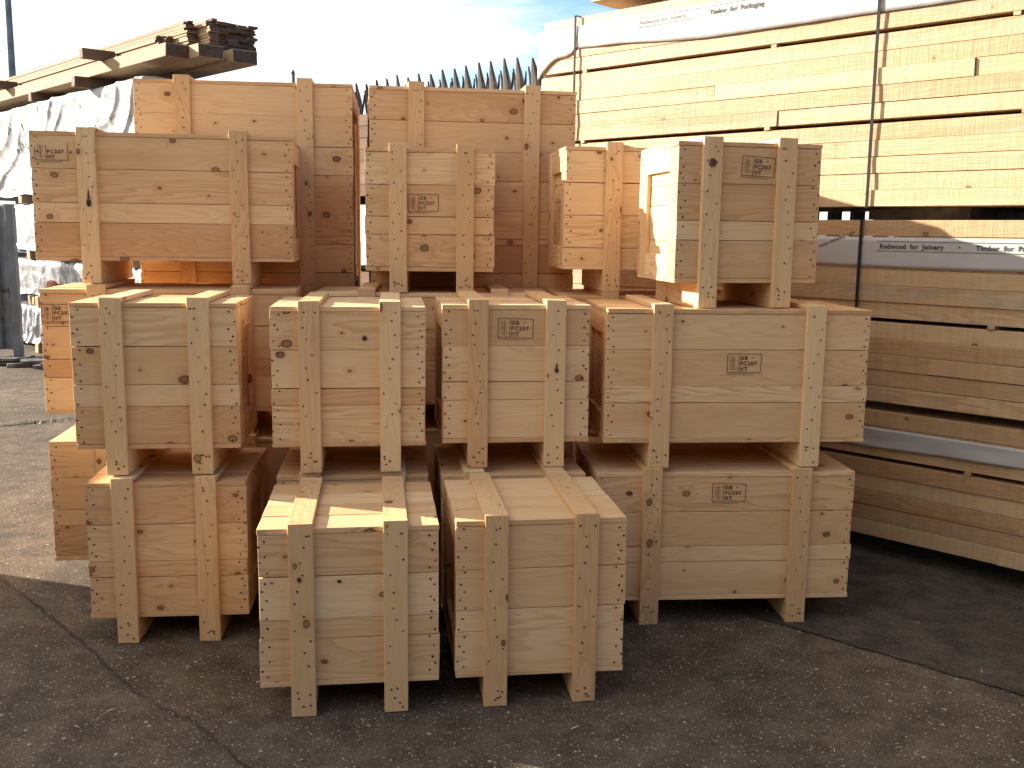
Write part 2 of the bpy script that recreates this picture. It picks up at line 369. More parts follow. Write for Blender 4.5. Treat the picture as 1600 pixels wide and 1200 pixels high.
FIT['F0'] = [-0.368, 4.655, .0763, 1.094, .5, .6869-.121, 0, .22, .78]
FIT['H0'] = [0.765, 4.72, .0738, 1.1, .58, .6868-.121, 0, .216, .78]
FIT['D1'][5] = .6572-.121; FIT['B1'][5] = .6682-.121; FIT['B2'][5] = .6686-.121; FIT['D4'][5] = .6608-.121
FIT['D2'][4] = .47
GS, GL, GB_ = 'small pine packing crates in the pile', 'long pine packing crates in the pile', 'tall pine packing crates at the back'
F = {}
CR = [
 ('A1', 'front left ground crate, its lid half sunlit, no stamp, nearest the camera', GS, 2, (), None),
 ('A2', 'front right ground crate, unstamped, its whole lid in shade', GS, 2, (), None),
 ('B1', 'small ground crate mostly hidden behind the front left crate, only its lid showing', GS, 2, (), None),
 ('B2', 'small ground crate mostly hidden behind the front right crate, only its lid showing', GS, 2, (), None),
 ('C2', 'unstamped middle row crate above and behind the front left crate', GS, 2, (), None),
 ('C3', 'middle row small crate with a heat treatment stamp between the battens', GS, 2, ((.284, .455, -2, {}),), None),
 ('D1', 'leftmost small ground crate in shade under another crate', GS, 2, (), None),
 ('D2', 'small unstamped crate on top of the leftmost ground crate', GS, 2, (), 1),
 ('D4', 'long ground crate at right with a stamp high on its front', GL, 2, ((.547, .455, -1, {}),), None),
 ('C4', 'long crate at right on the long ground crate, stamp in the middle of its front', GL, 2, ((.557, .325, 0, {}),), -1),
 ('E1', 'long ground crate at far left showing only its left end and sunlit lid', GL, 2, (), None),
 ('E2', 'long second row crate at left, stamp in its top left corner', GL, 2, ((.075, .45, 0, {}),), None),
 ('T1', 'long top row crate at left with a half printed stamp near its corner', GL, 2, ((.09, .475, 0, {'cut': True}),), None),
 ('F0', 'long ground crate hidden deep behind the middle small crates', GL, 2, (), None),
 ('F1', 'long crate behind the middle row small crates, under the small top crate', GL, 2, (), None),
 ('H0', 'long ground crate hidden behind the long crates at right', GL, 2, (), None),
 ('H', 'long crate behind the long crates at right, under the top crate with the narrow front', GL, 2, (), None),
 ('T2', 'small top row crate in the middle with a stamp left of centre', GS, 2, ((.264, .31, 0, {'bold': .0004}),), None),
 ('T3', 'top row crate partly behind the rightmost one, only its upper left side sunlit', GS, 5, (), -1),
 ('T4', 'rightmost top row crate with its left side in full sun and a stamp up high', GS, 2, ((.33, .46, -3, {}),), None),
 ('S1', 'large ground crate hidden under the tall back left crate', GB_, 2, (), None),
 ('S2', 'large ground crate hidden under the tall back right crate', GB_, 2, (), None),
 ('G1', 'tall back left crate rising behind the long top crate', GB_, 3, (), None),
 ('G2', 'tall back right crate rising behind the small top crate', GB_, 5, (), None)]
for key, label, grp, na, st, ss in CR:
    F[key] = make_crate(label, *FIT[key], grp, na, st, ss)

CL = 4.53
LEFTG = ('wrapped packs in the left stack', 'heavy beams on the left stack', 'plank bundles on the beams', 'cross bearers on the left stack')
M['knot'] = plain('brown_knot', (.16, .075, .035), .8, var=.8, vs=150, c2=(.08, .035, .018))
def big_knot(crate, x, y, z, rx, rz, hollow=.6, streak=0):
    mb = MB()
    def blob(cx, cz, ax, az, yy, mi, n=16):
        mb.face([Vector((cx+ax*math.cos(-2*math.pi*k/n)*R.uniform(.8, 1.15), yy, cz+az*math.sin(-2*math.pi*k/n)*R.uniform(.8, 1.15))) for k in range(n)][::-1], [(0, 0)]*n, (0, 0, 0, 1), mi)
    if streak: blob(x, z+rz*.9, rx*.5, rz*streak, y-.0004, 0, 14)
    blob(x, z, rx, rz, y-.0008, 0); blob(x+rx*.1, z-rz*.1, rx*hollow, rz*hollow, y-.0013, 1)
    mb.build('knot', ['knot', 'nail'], F[crate])
big_knot('T1', -.318, -.0222, .355, .011, .018, .7, 2.2)
big_knot('A1', -.033, -.0030, .459, .007, .006, .85)
big_knot('G2', .262, -.0030, 1.135, .022, .015, .75)
big_knot('C3', .155, -.0222, .39, .009, .011, .35, 1.6)
big_knot('D4', -.40, -.0030, .555, .014, .010, .3)
big_knot('A1', -.160, -.0222, .475, .008, .010, .25)
big_knot('C2', .060, -.0030, .52, .011, .010, .55)
big_knot('T4', -.165, -.0222, .57, .016, .018, .2)
# ------------------------------------------------------------------ stacks of sawn timber (local frame: u along the stack, v into it, z up)
def frame_obj(name, label, cat, c, group=None):
    if group in LEFTG or name in ('cross_bearer', 'timber_spacer', 'wrapped_bundle'):      # the left stack stands slightly turned
        a = rad(-47.2); ax, ay = -3.265, 9.73; e = (math.cos(a), math.sin(a)); n = (-e[1], e[0]); v = c-CL
        return thing(name, label, cat, (ax+9.14*e[0]+v*n[0], ay+9.14*e[1]+v*n[1], 0), a, group)
    return thing(name, label, cat, (c*.70711, c*.70711, 0), rad(-45), group)   # local +x = towards camera right, +y = away
def timber_pack(label, c, u0, u1, z0, courses, bh, depth, gaps, strap_u=(), wrap=None, bearers=None, group=None, lengths=(3.9, 5.4), material='sawn'):
    t = frame_obj('timber_pack', label, 'timber pack', c, group)
    z = z0; k = 0; tops = []
    for i in range(courses):
        mb = MB(); u = u0+R.uniform(0, .02)
        cut = [] 
        while u < u1:
            L = R.uniform(.9, 4.2) if R.random() < .6 else R.uniform(*lengths); e = min(u1, u+L); dv = R.uniform(-.005, .006); dz = R.uniform(-.002, .0)
            if u1-e < .3: e = u1
            mb.board((u+.0005, dv, z+.0005), (e-.0005, .22, z+bh-.0006+dz*.5), 0, jit=.0015)
            mb.board((u+.001, .224, z+.002), (e-.001, depth, z+bh-.003), 0)
            u = e
        mb.build('board_layer', material, t, bev=.0016)
        z += bh
        if i in gaps:
            s = MB(); uu = u0+.35
            while uu < u1:
                s.board((uu, R.uniform(-.012, .004), z), (uu+.032, depth, z+.018), 1, jit=.001); uu += R.uniform(1.15, 1.3)
            s.build('sticker', 'sawn', t, bev=.002)
            z += .018
    if bearers:
        for ub, wb, hb in bearers:
            s = MB(); s.board((ub, .03, z0-hb), (ub+wb, depth, z0-.001), 1); s.build('bearer', 'old', t, bev=.003)
    for us in strap_u:
        s = MB()
        for lo, hi in (((us, -.016, z0-.004), (us+.016, -.0135, z+.005)), ((us, -.016, z+.003), (us+.016, depth+.016, z+.0055)),
                       ((us, -.016, z0-.006), (us+.016, depth+.016, z0-.0035)), ((us, depth+.0135, z0-.004), (us+.016, depth+.016, z+.005))):
            s.board(lo, hi, 2, jit=0)
        s.build('strap', 'black', t)
    return t, z
W_F = {}
def wrap_sheet(parent, u0, u1, zt, zb_f, depth_in, v_off=-.006, amp=.004, name='wrapper', matn='whitewrap', nseg=160):
    """printed cover sheet: hangs down the face from zt to zb_f(u), folded over into the pack"""
    mb = MB(); rows = 9
    def yf(u, z):
        f = (zt-z)/(zt-zb_f(u))
        n = noise.noise(Vector((u*2.1, z*9, 3)))*amp+noise.noise(Vector((u*9, z*5, 8)))*amp*.5+amp*1.6*f*abs(noise.noise(Vector((u*1.2, 1, 4))))
        return v_off-abs(n)
    W_F[parent.name] = yf
    P = []
    for i in range(nseg+1):
        u = u0+(u1-u0)*i/nseg; zb = zb_f(u); col = []
        col.append(Vector((u, .05, zt+.001)))
        for j in range(rows):
            f = j/(rows-1); z = zt+(zb-zt)*f
            n = noise.noise(Vector((u*2.1, z*9, 3)))*amp+noise.noise(Vector((u*9, z*5, 8)))*amp*.5+amp*1.6*f*abs(noise.noise(Vector((u*1.2, 1, 4))))
            col.append(Vector((u, v_off-abs(n), z)))
        P.append(col)
    for i in range(nseg):
        for j in range(rows):
            q = [P[i][j], P[i][j+1], P[i+1][j+1], P[i+1][j]]
            mb.face(q, [(0, 0)]*4, (0, 0, 0, 1))
    o = mb.build(name, matn, parent)
    me = o.data
    import bmesh
    bm = bmesh.new(); bm.from_mesh(me); bmesh.ops.remove_doubles(bm, verts=bm.verts, dist=.00005); bm.to_mesh(me); bm.free()
    for p in me.polygons: p.use_smooth = True
    s = o.modifiers.new('thickness', 'SOLIDIFY'); s.thickness = .0008
    return o
def serif_text(mb, body, size, T, bold):
    put_text(mb, body, size, T, bold=bold, spacing=1.08)
CR_ = 4.752
GRPP = 'packs of sawn timber in the right hand stack'
# pack 1 (ground), pack 2, pack 3, pack 4 on top
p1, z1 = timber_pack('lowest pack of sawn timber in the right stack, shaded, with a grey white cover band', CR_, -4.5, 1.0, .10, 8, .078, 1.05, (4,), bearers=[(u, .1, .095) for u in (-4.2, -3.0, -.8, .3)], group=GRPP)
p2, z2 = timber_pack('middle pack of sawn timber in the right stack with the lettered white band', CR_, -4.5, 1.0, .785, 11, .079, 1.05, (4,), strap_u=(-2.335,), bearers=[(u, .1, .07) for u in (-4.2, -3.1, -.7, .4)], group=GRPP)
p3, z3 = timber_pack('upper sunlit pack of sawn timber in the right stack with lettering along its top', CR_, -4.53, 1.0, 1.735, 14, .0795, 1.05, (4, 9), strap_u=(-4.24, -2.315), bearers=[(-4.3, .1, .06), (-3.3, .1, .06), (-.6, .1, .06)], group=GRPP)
mb = MB(); mb.board((-2.36, .12, 1.676), (-1.86, 1.0, 1.734), 1); mb.build('bearer', 'dark', p3, bev=.003)
p4, z4 = timber_pack('topmost pack of the right stack, cut off by the top of the photo', CR_-.02, -4.12, 1.0, z3+.06, 4, .08, 1.05, (), bearers=[(-3.6, .09, .058), (-2.4, .09, .058), (-1, .09, .058)], group=GRPP)
w1 = wrap_sheet(p1, -4.5, 1.0, .652, lambda u: .558+.008*math.sin(u*3.1), .05, amp=.012)
w2 = wrap_sheet(p2, -4.5, 1.0, 1.588, lambda u: 1.445+.003*math.sin(u*4), .05, amp=.002)
def zb3(u):
    if u < -4.24: return 2.70-.45*max(0, -4.24-u)+.02*math.sin(u*21)
    return 2.70-.055*max(0, min(1, (u+4.24)/1.0))+.012*noise.noise(Vector((u*2.2, 0, 0)))
w3 = wrap_sheet(p3, -4.55, 1.0, 2.826, zb3, .05, amp=.007, v_off=-.006)
def facetext(parent, u, z, body, size, bold, v=-.0125, rot=0, spacing=1.1):
    mb = MB()
    T = Matrix.Translation((u, v, z)) @ Matrix.Rotation(rad(90), 4, 'X') @ Matrix.Rotation(rad(rot), 4, 'Z')
    put_text(mb, body, size, T, bold=bold, spacing=spacing)
    return mb
def caption(parent, rows):
    out = MB()
    for u, z, body, size, bold, rot in rows:
        if body == '_':
            T = Matrix.Translation((u, -.0125, z)) @ Matrix.Rotation(rad(90), 4, 'X'); seg(out, (0, 0), (size, 0), .0022, T)
        else:
            m_ = facetext(parent, u, z, body, size, bold, rot=rot)
            k = len(out.v); out.v += m_.v; out.f += [tuple(i+k for i in f) for f in m_.f]; out.uv += m_.uv; out.c += m_.c; out.m += m_.m
    return out.build('lettering', 'print', parent)
def on_sheet(o, parent):
    for v in o.data.vertices: v.co.y = W_F[parent.name](v.co.x, v.co.z)-.0022
def words(parent, u, z, body, size, bold, rot=0):
    for w_ in body.split():
        o = caption(parent, [(u, z, w_, size, bold, rot)]); xs = [v.co.x for v in o.data.vertices]; u = max(xs)+size*.62; on_sheet(o, parent)
def rule(parent, u, z, L):
    mb = MB(); n = int(L/.04)
    for k in range(n):
        T = Matrix.Translation((u+k*L/n, 0, z)) @ Matrix.Rotation(rad(90), 4, 'X'); seg(mb, (0, 0), (L/n, 0), .0022, T)
    o = mb.build('printed_rule', 'print', parent); on_sheet(o, parent)
for a_ in ((-2.23, 1.536, 'Redwood for Joinery', .031, .0010), (-1.855, 1.54, '-', .034, .001), (-1.775, 1.536, 'Timber for Packaging', .031, .0010), (-2.545, 1.535, 'www.riktimber.com', .022, .0005, 22)): words(p2, *a_)
rule(p2, -2.245, 1.570, 1.3); rule(p2, -2.245, 1.524, 1.3)
for a_ in ((-3.745, 2.772, 'Redwood for Joinery', .032, .0002), (-3.27, 2.765, 'Timber for Packaging', .033, .0013)): words(p3, *a_)
rule(p3, -3.77, 2.758, .4); rule(p3, -3.77, 2.808, 1.6)

# ------------------------------------------------------------------ wrapped packs on the left
t_disp = {}
def drape(o, label):
    for v in o.data.vertices: v.co.y = -t_disp[label](v.co.x, v.co.z, 0)-.006
    return o
def wrapped_pack(label, c, u0, u1, z0, z1, depth, amp, matn, group, fs=(1.2, 3.0), nu=150, nz=34, seed=0, diag=.0):
    t = frame_obj('wrapped_pack', label, 'wrapped pack', c, group)
    def disp(u, z, s):
        low = noise.noise(Vector((u*.7, z*.9, seed+s)))
        w = u*fs[0]+z*diag+noise.noise(Vector((u*.9, z*1.1, seed+7)))*1.3
        k = noise.noise(Vector((u*.6, z*.8, seed+9)))*.5+.6
        f1 = (1-abs(math.sin(w*math.pi)))**2.2*k
        w2 = u*fs[0]*.8-z*diag*.9+noise.noise(Vector((u*1.3, z*1.2, seed+13)))*1.6
        f2 = (1-abs(math.sin(w2*math.pi)))**3*(.9-k)
        return amp*(low*.9+f1*.75+f2*.8+.25*noise.noise(Vector((u*4, z*fs[1], seed))))
    import bmesh
    bm = bmesh.new(); prof = []
    r = .06
    h = z1-z0
    for j in range(nz+1):                      # up the front
        prof.append(('f', z0+h*j/nz))
    for j in range(1, 9): prof.append(('t', depth*j/8))
    for j in range(1, 7): prof.append(('b', z1-h*j/6))
    grid = []
    for i in range(nu+1):
        u = u0+(u1-u0)*i/nu; col = []
        for k, val in prof:
            if k == 'f':
                e = max(0, 1-(z1-val)/r) if val > z1-r else 0
                e2 = max(0, 1-(val-z0)/r)
                col.append(bm.verts.new((u, -disp(u, val, 0)+r*.5*e*e-.02*e2, val-.02*math.sin(u*5+seed)*e2)))
            elif k == 't': col.append(bm.verts.new((u, val, z1+.3*disp(u, val, 1))))
            else: col.append(bm.verts.new((u, depth+.3*disp(u, val, 2), val)))
        grid.append(col)
    for i in range(nu):
        for j in range(len(prof)-1):
            bm.faces.new((grid[i][j], grid[i+1][j], grid[i+1][j+1], grid[i][j+1]))
    bm.faces.new([v for v in grid[0]]); bm.faces.new([v for v in reversed(grid[-1])])
    me = bpy.data.meshes.new('cover_sheet'); bm.to_mesh(me); bm.free()
    me.materials.append(M[matn])
    for p in me.polygons: p.use_smooth = len(p.vertices) == 4
    link('cover_sheet', me, t); t_disp[label] = disp
    return t
CL = 4.53
GRL = 'wrapped packs in the left stack'
wp = wrapped_pack('large white sheeted timber pack under the dark beams at the left', CL, -17, -9.7, 1.96, 3.05, 1.1, .075, 'whitewrap', GRL, (1.15, 3.5), nu=420, nz=60, seed=2, diag=-1.3)
WL = 'large white sheeted timber pack under the dark beams at the left'
for u in [-16+.43*k for k in range(15)]:
    mb = MB()
    for k in range(22):
        T = Matrix.Translation((u+.02*math.sin(k*.4), 0, 2.0+k*.045)) @ Matrix.Rotation(rad(90), 4, 'X')
        seg(mb, (0, 0), (-.004, .028), .010, T)
    drape(mb.build('stitch_line', 'print', wp), WL)
mb = MB()
T = Matrix.Translation((-13.32, 0, 2.66)) @ Matrix.Rotation(rad(90), 4, 'X')
seg(mb, (-.03, 0), (-.05, .19), .03, T); seg(mb, (.07, 0), (0, .18), .03, T)
put_text(mb, 'H\u00f6glands', .17, T @ Matrix.Translation((-.25, -.17, 0)), bold=.003, spacing=1.2)
drape(mb.build('lettering', 'printgreen', wp), WL)
for k in range(12):
    mb = MB()
    u, z = R.choice(((-10.6, 2.9), (-11.4, 2.86), (-13.3, 2.55), (-13.9, 2.8), (-10.2, 2.45), (-12.4, 2.08), (-10.9, 2.62)))
    u += R.uniform(-.08, .08); z += R.uniform(-.06, .06)
    T = Matrix.Translation((u, 0, z)) @ Matrix.Rotation(rad(90), 4, 'X') @ Matrix.Rotation(R.uniform(0, 3), 4, 'Z')
    seg(mb, (-.05, 0), (.05, .02), .02, T); seg(mb, (0, 0), (.03, .06), .016, T)
    drape(mb.build('torn_tape', 'dark', wp), WL)
s1 = wrapped_pack('silver wrapped pack just under the white sheeted one at the left', CL, -17, -9.9, 1.30, 1.86, 1.0, .045, 'silverwrap', GRL, (2.6, 5), nu=260, nz=20, seed=11, diag=1)
s2 = wrapped_pack('middle silver wrapped pack at the left, beside the grey post', CL, -17, -9.8, .72, 1.17, 1.0, .055, 'silverwrap', GRL, (3.0, 6), nu=260, nz=20, seed=21, diag=.7)
s3 = wrapped_pack('lowest silver wrapped pack at the left, deeply ribbed, standing by the scrap', CL, -17, -9.8, .12, .57, 1.0, .09, 'silverwrap', GRL, (5.5, 3), nu=380, nz=20, seed=31, diag=.2)
def spacer_set(label, z0, z1, us, c=CL, prot=.05, wd=.12):
    for k, u in enumerate(us):
        t = frame_obj('timber_spacer', label, 'spacer', c, label)
        mb = MB(); mb.board((u, -prot, z0), (u+wd, 1.0, z1), 1, jit=.004); mb.build('block', 'beam', t, bev=.004)
for nm, z0, z1, us in (('timber spacer between the upper and middle silver wrapped packs', 1.175, 1.295, (-13.3, -12.2, -11.2, -10.2)),
                       ('timber spacer between the middle and lowest silver wrapped packs', .575, .715, (-13.1, -12.5, -11.9, -11.3, -10.7)),
                       ('timber spacer carrying the white sheeted pack', 1.865, 1.955, (-13.5, -12.0, -10.6)),
                       ('timber spacer under the lowest silver wrapped pack', 0.0, .115, (-13.2, -12.0, -10.8))):
    spacer_set(nm, z0, z1, us)
t = frame_obj('wrapped_bundle', 'orange and dark bundle squeezed between silver packs beside the grey post', 'bundle', CL)
mb = MB()
for k in range(16): mb.board((-13.4+k*.11, -.02+R.uniform(-.02, .02), .60), (-13.4+k*.11+.06, .5, .70), 1, jit=.01)
mb.build('slats', 'sawn', t, bev=.004)
mb = MB(); mb.board((-12.55, -.09, .72), (-12.3, .0, .93), 2, jit=.03); mb.build('net_roll', 'orange', t, bev=.03)

# beams on the white pack
def beam(label, c, ue, z, w, h, u0=-17.5, m='beam', name='timber_beam', cat='beam', group='heavy beams on the left stack'):
    o = frame_obj(name, label, cat, c, group)
    mb = MB(); mb.board((u0, 0, z), (ue, w, z+h), 0, jit=.004, emi=1); mb.build('shaft', [m, 'shaded_end'], o, bev=.005); return o
beam('near heavy beam lying along the front edge of the white sheeted pack', CL, -9.14, 3.17, .25, .125)
beam('middle heavy beam on the left stack, between two others', 4.76, -8.94, 3.17, .25, .125)
beam('far heavy beam on the left stack, its dark end lowest and furthest right', 5.12, -8.97, 3.17, .26, .125)
def cross(label, u, z, h, v0, v1, w=.1):
    o = frame_obj('cross_bearer', label, 'bearer', CL, 'cross bearers on the left stack')
    mb = MB(); mb.board((u, v0, z), (u+w, v1, z+h), 1, jit=.003); mb.build('shaft', 'old', o, bev=.004)
cross('cross bearer under the near heavy beam, nearest the tall crate', -11.15, 3.06, .108, -.16, 1.0)
cross('cross bearer under the near heavy beam, further left along the stack', -12.9, 3.06, .108, -.05, 1.0)
cross('cross bearer jutting out above the near heavy beam', -10.72, 3.297, .098, -.22, .12)
cross('cross bearer at far left above the near heavy beam', -13.9, 3.297, .098, -.15, .12)
def plank_bundle(label, c, ue, z, nw, nh, w, h, m='old'):
    o = frame_obj('plank_bundle', label, 'plank bundle', c, 'plank bundles on the beams')
    for j in range(nh):
        mb = MB()
        for i in range(nw):
            e = ue+R.uniform(-.05, .05)
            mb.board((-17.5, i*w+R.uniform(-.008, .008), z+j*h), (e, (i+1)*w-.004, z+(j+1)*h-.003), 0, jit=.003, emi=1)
        mb.build('plank_layer', ['beam', 'shaded_end'], o, bev=.002)
    # ragged top strips
    mb = MB()
    for i in range(3): 
        v = R.uniform(0, nw*w-.05); mb.board((-17.5+i, v, z+nh*h+.001), (ue-R.uniform(-.03, .1), v+.05, z+nh*h+.02), 0, jit=.004)
    mb.build('loose_strip', m, o, bev=.002)
plank_bundle('short plank bundle on the beams with its end furthest left', 4.67, -9.66, 3.30, 2, 5, .085, .026)
plank_bundle('narrow taller plank bundle on the beams between the other two', 4.85, -9.38, 3.30, 1, 10, .11, .026)
plank_bundle('biggest plank bundle on the beams with ragged dark board ends', 4.98, -9.2, 3.30, 5, 10, .105, .027)

# ------------------------------------------------------------------ palisade fence
fz = 8.45/math.sqrt(2)
t = frame_obj('palisade_fence', 'grey steel palisade fence with splayed triple points behind the timber', 'fence', fz)
def pale(u):
    mb = MB(); H = 2.67; w = .05; th = .004; le = R.uniform(-.012, .012); tip = R.uniform(-.02, .02)
    def strip(pts, wid):
        for a, b_ in zip(pts, pts[1:]):
            for (xa, xb, ya, yb) in ((-1, -.35, .0, -.012), (-.35, .35, -.012, -.012), (.35, 1, -.012, 0)):
                q = [Vector((a[0]+xa*a[3], a[1]+ya, a[2])), Vector((a[0]+xb*a[3], a[1]+yb, a[2])), Vector((b_[0]+xb*b_[3], b_[1]+yb, b_[2])), Vector((b_[0]+xa*b_[3], b_[1]+ya, b_[2]))]
                mb.face(q, [(0, 0)]*4, (0, 0, 0, 1))
    strip([(u, 0, .05, w), (u+le*.3, 0, H*.6, w), (u+le, 0, H, w)], w)
    strip([(u+le, 0, H, w), (u+le+.004, -.015, H+.13, w*.95), (u+le, -.028, H+.22, w*.6), (u+le-.004, -.035, H+.30+tip, w*.15)], w)
    strip([(u+le-w*.8, .0, H-.01, w*.3), (u+le-w*1.2, .0, H+.08, w*.28), (u+le-w*1.6, .012, H+.17, w*.22), (u+le-w*2.0, .02, H+.235, w*.08)], w)
    strip([(u+le+w*.75, 0, H+.02, w*.25), (u+le+w*.75, .02, H+.12, w*.25), (u+le+w*.5, .04, H+.2+tip, w*.06)], w)
    o = mb.build('pale', 'steel', t); s = o.modifiers.new('thickness', 'SOLIDIFY'); s.thickness = .003
u = -8.7
while u < 2.2: pale(u); u += .155
for zr in (.5, 2.35):
    mb = MB(); mb.board((-9, .015, zr), (2.4, .06, zr+.05), 0, jit=0); mb.build('rail', 'steel', t)
for u in (-8.0, -5.3, -2.55, .2):
    mb = MB(); mb.board((u, .065, 0), (u+.1, .12, 2.5), 2, jit=0); mb.build('post', 'steel', t)

# old brown timber with white sheet seen between the tall crates
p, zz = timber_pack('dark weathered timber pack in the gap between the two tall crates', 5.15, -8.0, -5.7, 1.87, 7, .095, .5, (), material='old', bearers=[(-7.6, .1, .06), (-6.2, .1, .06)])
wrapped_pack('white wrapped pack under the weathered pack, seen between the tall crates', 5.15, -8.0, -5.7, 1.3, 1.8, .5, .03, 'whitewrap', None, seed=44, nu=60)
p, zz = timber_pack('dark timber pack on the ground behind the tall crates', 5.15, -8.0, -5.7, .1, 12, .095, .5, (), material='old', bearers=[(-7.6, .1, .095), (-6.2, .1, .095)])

# ------------------------------------------------------------------ left gate, post, lamp post, scrap
g = thing('metal_gate', 'grey corrugated metal gate leaf at the left edge of the yard', 'gate', (-6.74, 12.25, 0), rad(4))
mb = MB(); n = 60
for k in range(n):
    xa, xb = -1.1+1.75*k/n, -1.1+1.75*(k+1)/n
    pr = lambda x: .022*max(-1, min(1, 2.2*math.sin(x*2*math.pi/.16)))
    mb.face([(xa, pr(xa), .08), (xb, pr(xb), .08), (xb, pr(xb), 1.84), (xa, pr(xa), 1.84)], [(0, 0)]*4, (0, 0, 0, 1))
o = mb.build('sheet', 'greypost', g); s = o.modifiers.new('thickness', 'SOLIDIFY'); s.thickness = .002
mb = MB()
for zr in (.12, 1.72): mb.board((-1.1, .03, zr), (.66, .07, zr+.05), 0, jit=0)
mb.build('frame', 'greypost', g)
mb = MB(); mb.board((.55, -.12, .78), (.60, -.03, .83), 1, jit=.004); mb.board((.53, -.14, .5), (.555, -.11, .83), 2, jit=.004); mb.build('latch', 'steel', g)
o = thing('steel_post', 'square dark grey steel post beside the corrugated gate', 'post', (-5.985, 12.1, 0), 0)
mb = MB(); mb.board((-.045, -.045, 0), (.045, .045, 1.84), 2, jit=.001); mb.build('shaft', 'greypost', o, bev=.004)
mb = MB(); mb.board((-.13, -.13, 0), (.13, .13, .02), 0, jit=.001); mb.build('base_plate', 'greypost', o, bev=.003)
import bmesh
def cyl(name, r0, r1, h, matn, parent, loc=(0, 0, 0), n=20):
    bm = bmesh.new(); bmesh.ops.create_cone(bm, cap_ends=True, segments=n, radius1=r0, radius2=r1, depth=h, matrix=Matrix.Translation((loc[0], loc[1], loc[2]+h/2)))
    me = bpy.data.meshes.new(name); bm.to_mesh(me); bm.free(); me.materials.append(M[matn])
    for p in me.polygons: p.use_smooth = len(p.vertices) == 4
    return link(name, me, parent)
lp = thing('lamp_post', 'tall grey pole rising out of the picture at the top left', 'lamp post', (-10.66, 22.0, 0))
cyl('pole', .10, .06, 9.0, 'greypost', lp); cyl('base', .13, .12, 1.2, 'greypost', lp)
mb = MB(); mb.board((-.06, -1.3, 8.95), (.06, .06, 9.03), 1, jit=0); mb.board((-.12, -1.75, 8.92), (.12, -1.2, 9.06), 1, jit=0); mb.build('lamp_arm', 'greypost', lp, bev=.01)
sp = thing('marker_post', 'thin grey post top showing above the tall back left crate', 'post', (-2.57, 12.0, 0))
cyl('shaft', .022, .022, 3.36, 'greypost', sp, n=10); cyl('cap', .026, .012, .04, 'greypost', sp, (0, 0, 3.36), n=10)

GSC = 'scrap boards on the ground by the gate'
lbls = ['flat dark scrap board on the ground at the foot of the corrugated gate', 'flat dark scrap board lying nearest the grey post', 'flat pale scrap board by the ribbed silver pack', 'short scrap board beside the ribbed silver pack, nearest the crates', 'thin scrap board at the left edge by the gate', 'dark scrap board half under the lowest silver pack']
for k, (x, y, a, l) in enumerate(((-6.7, 11.6, .2, .9), (-5.95, 11.5, -.1, .8), (-5.45, 11.4, .35, .6), (-5.1, 11.15, -.3, .5), (-7.0, 11.3, .05, .7), (-5.35, 11.75, .8, .7))):
    o = thing('scrap_board', lbls[k], 'scrap', (x, y, 0), a, GSC)
    mb = MB(); mb.board((-l/2, -.09, .003), (l/2, .09, .05), 0, jit=.012); mb.board((-l/2+.15, -.13, .052), (l/2-.1, .02, .085), 0, jit=.012); mb.build('board', 'dark', o, bev=.004)

# ------------------------------------------------------------------ unseen wrapped pack added outside the left edge to shade the foreground
o = thing('wrapped_pack', 'long grey sheeted pack added out of view at left to shade the foreground', 'wrapped pack', (-3.6, 4.87, 0))
t_ = wrapped_pack('tmp', 0, -2.6, 0, .1, 1.45, 1.2, .02, 'whitewrap', None, nu=60, nz=16, seed=61)
for ch in list(t_.children):
    ch.parent = o; ch.rotation_euler = (0, 0, rad(90))
bpy.data.objects.remove(t_)
mb = MB()
for yb in (-2.3, -1.3, -.3): mb.board((-1.1, yb, 0), (-.05, yb+.1, .099), 0)
mb.build('bearer', 'beam', o, bev=.003)

# added behind the camera to dim crate fronts: timber row and dark shed
M['clad'] = plain('dark_cladding', (.09, .085, .08), .8, var=.5, vs=2, c2=(.06, .055, .05))
o = thing('shed', 'long dark clad shed added unseen behind the camera to dim the crate fronts', 'shed', (0, -7, 0))
mb = MB()
for k in range(60): mb.board((-15+k*.5, -.03-.02*(k % 2), 0), (-15+k*.5+.498, .05, 6.2), 2, jit=0)
mb.board((-15, -8, 0), (-14.9, -.06, 6.2), 2, jit=0); mb.board((14.9, -8, 0), (15, -.06, 6.2), 2, jit=0); mb.board((-15, -8.1, 0), (15, -8.01, 6.2), 2, jit=0)
mb.build('wall', 'clad', o)
mb = MB(); mb.board((-15.2, -8.3, 6.21), (15.2, .3, 6.4), 0, jit=0); mb.build('roof', 'clad', o)
mb = MB(); mb.board((-3, .052, .01), (1, .09, 4), 2, jit=0); mb.build('door', 'greypost', o)
o = thing('timber_pack', 'row of dark timber packs added unseen behind the camera to block low sky light', 'timber pack', (0, -2.6, 0))
for k in range(5):
    mb = MB()
    for j in range(6): mb.board((-7+k*2.85, -1.2, .1+j*.32), (-7+k*2.85+2.8, 0, .1+j*.32+.315), 0)
    mb.build('board_layer', 'old', o, bev=.003)
mb = MB()
for k in range(10): mb.board((-6.6+k*1.42, -1.15, .001), (-6.5+k*1.42, -.05, .099), 1)
mb.build('bearer', 'old', o)

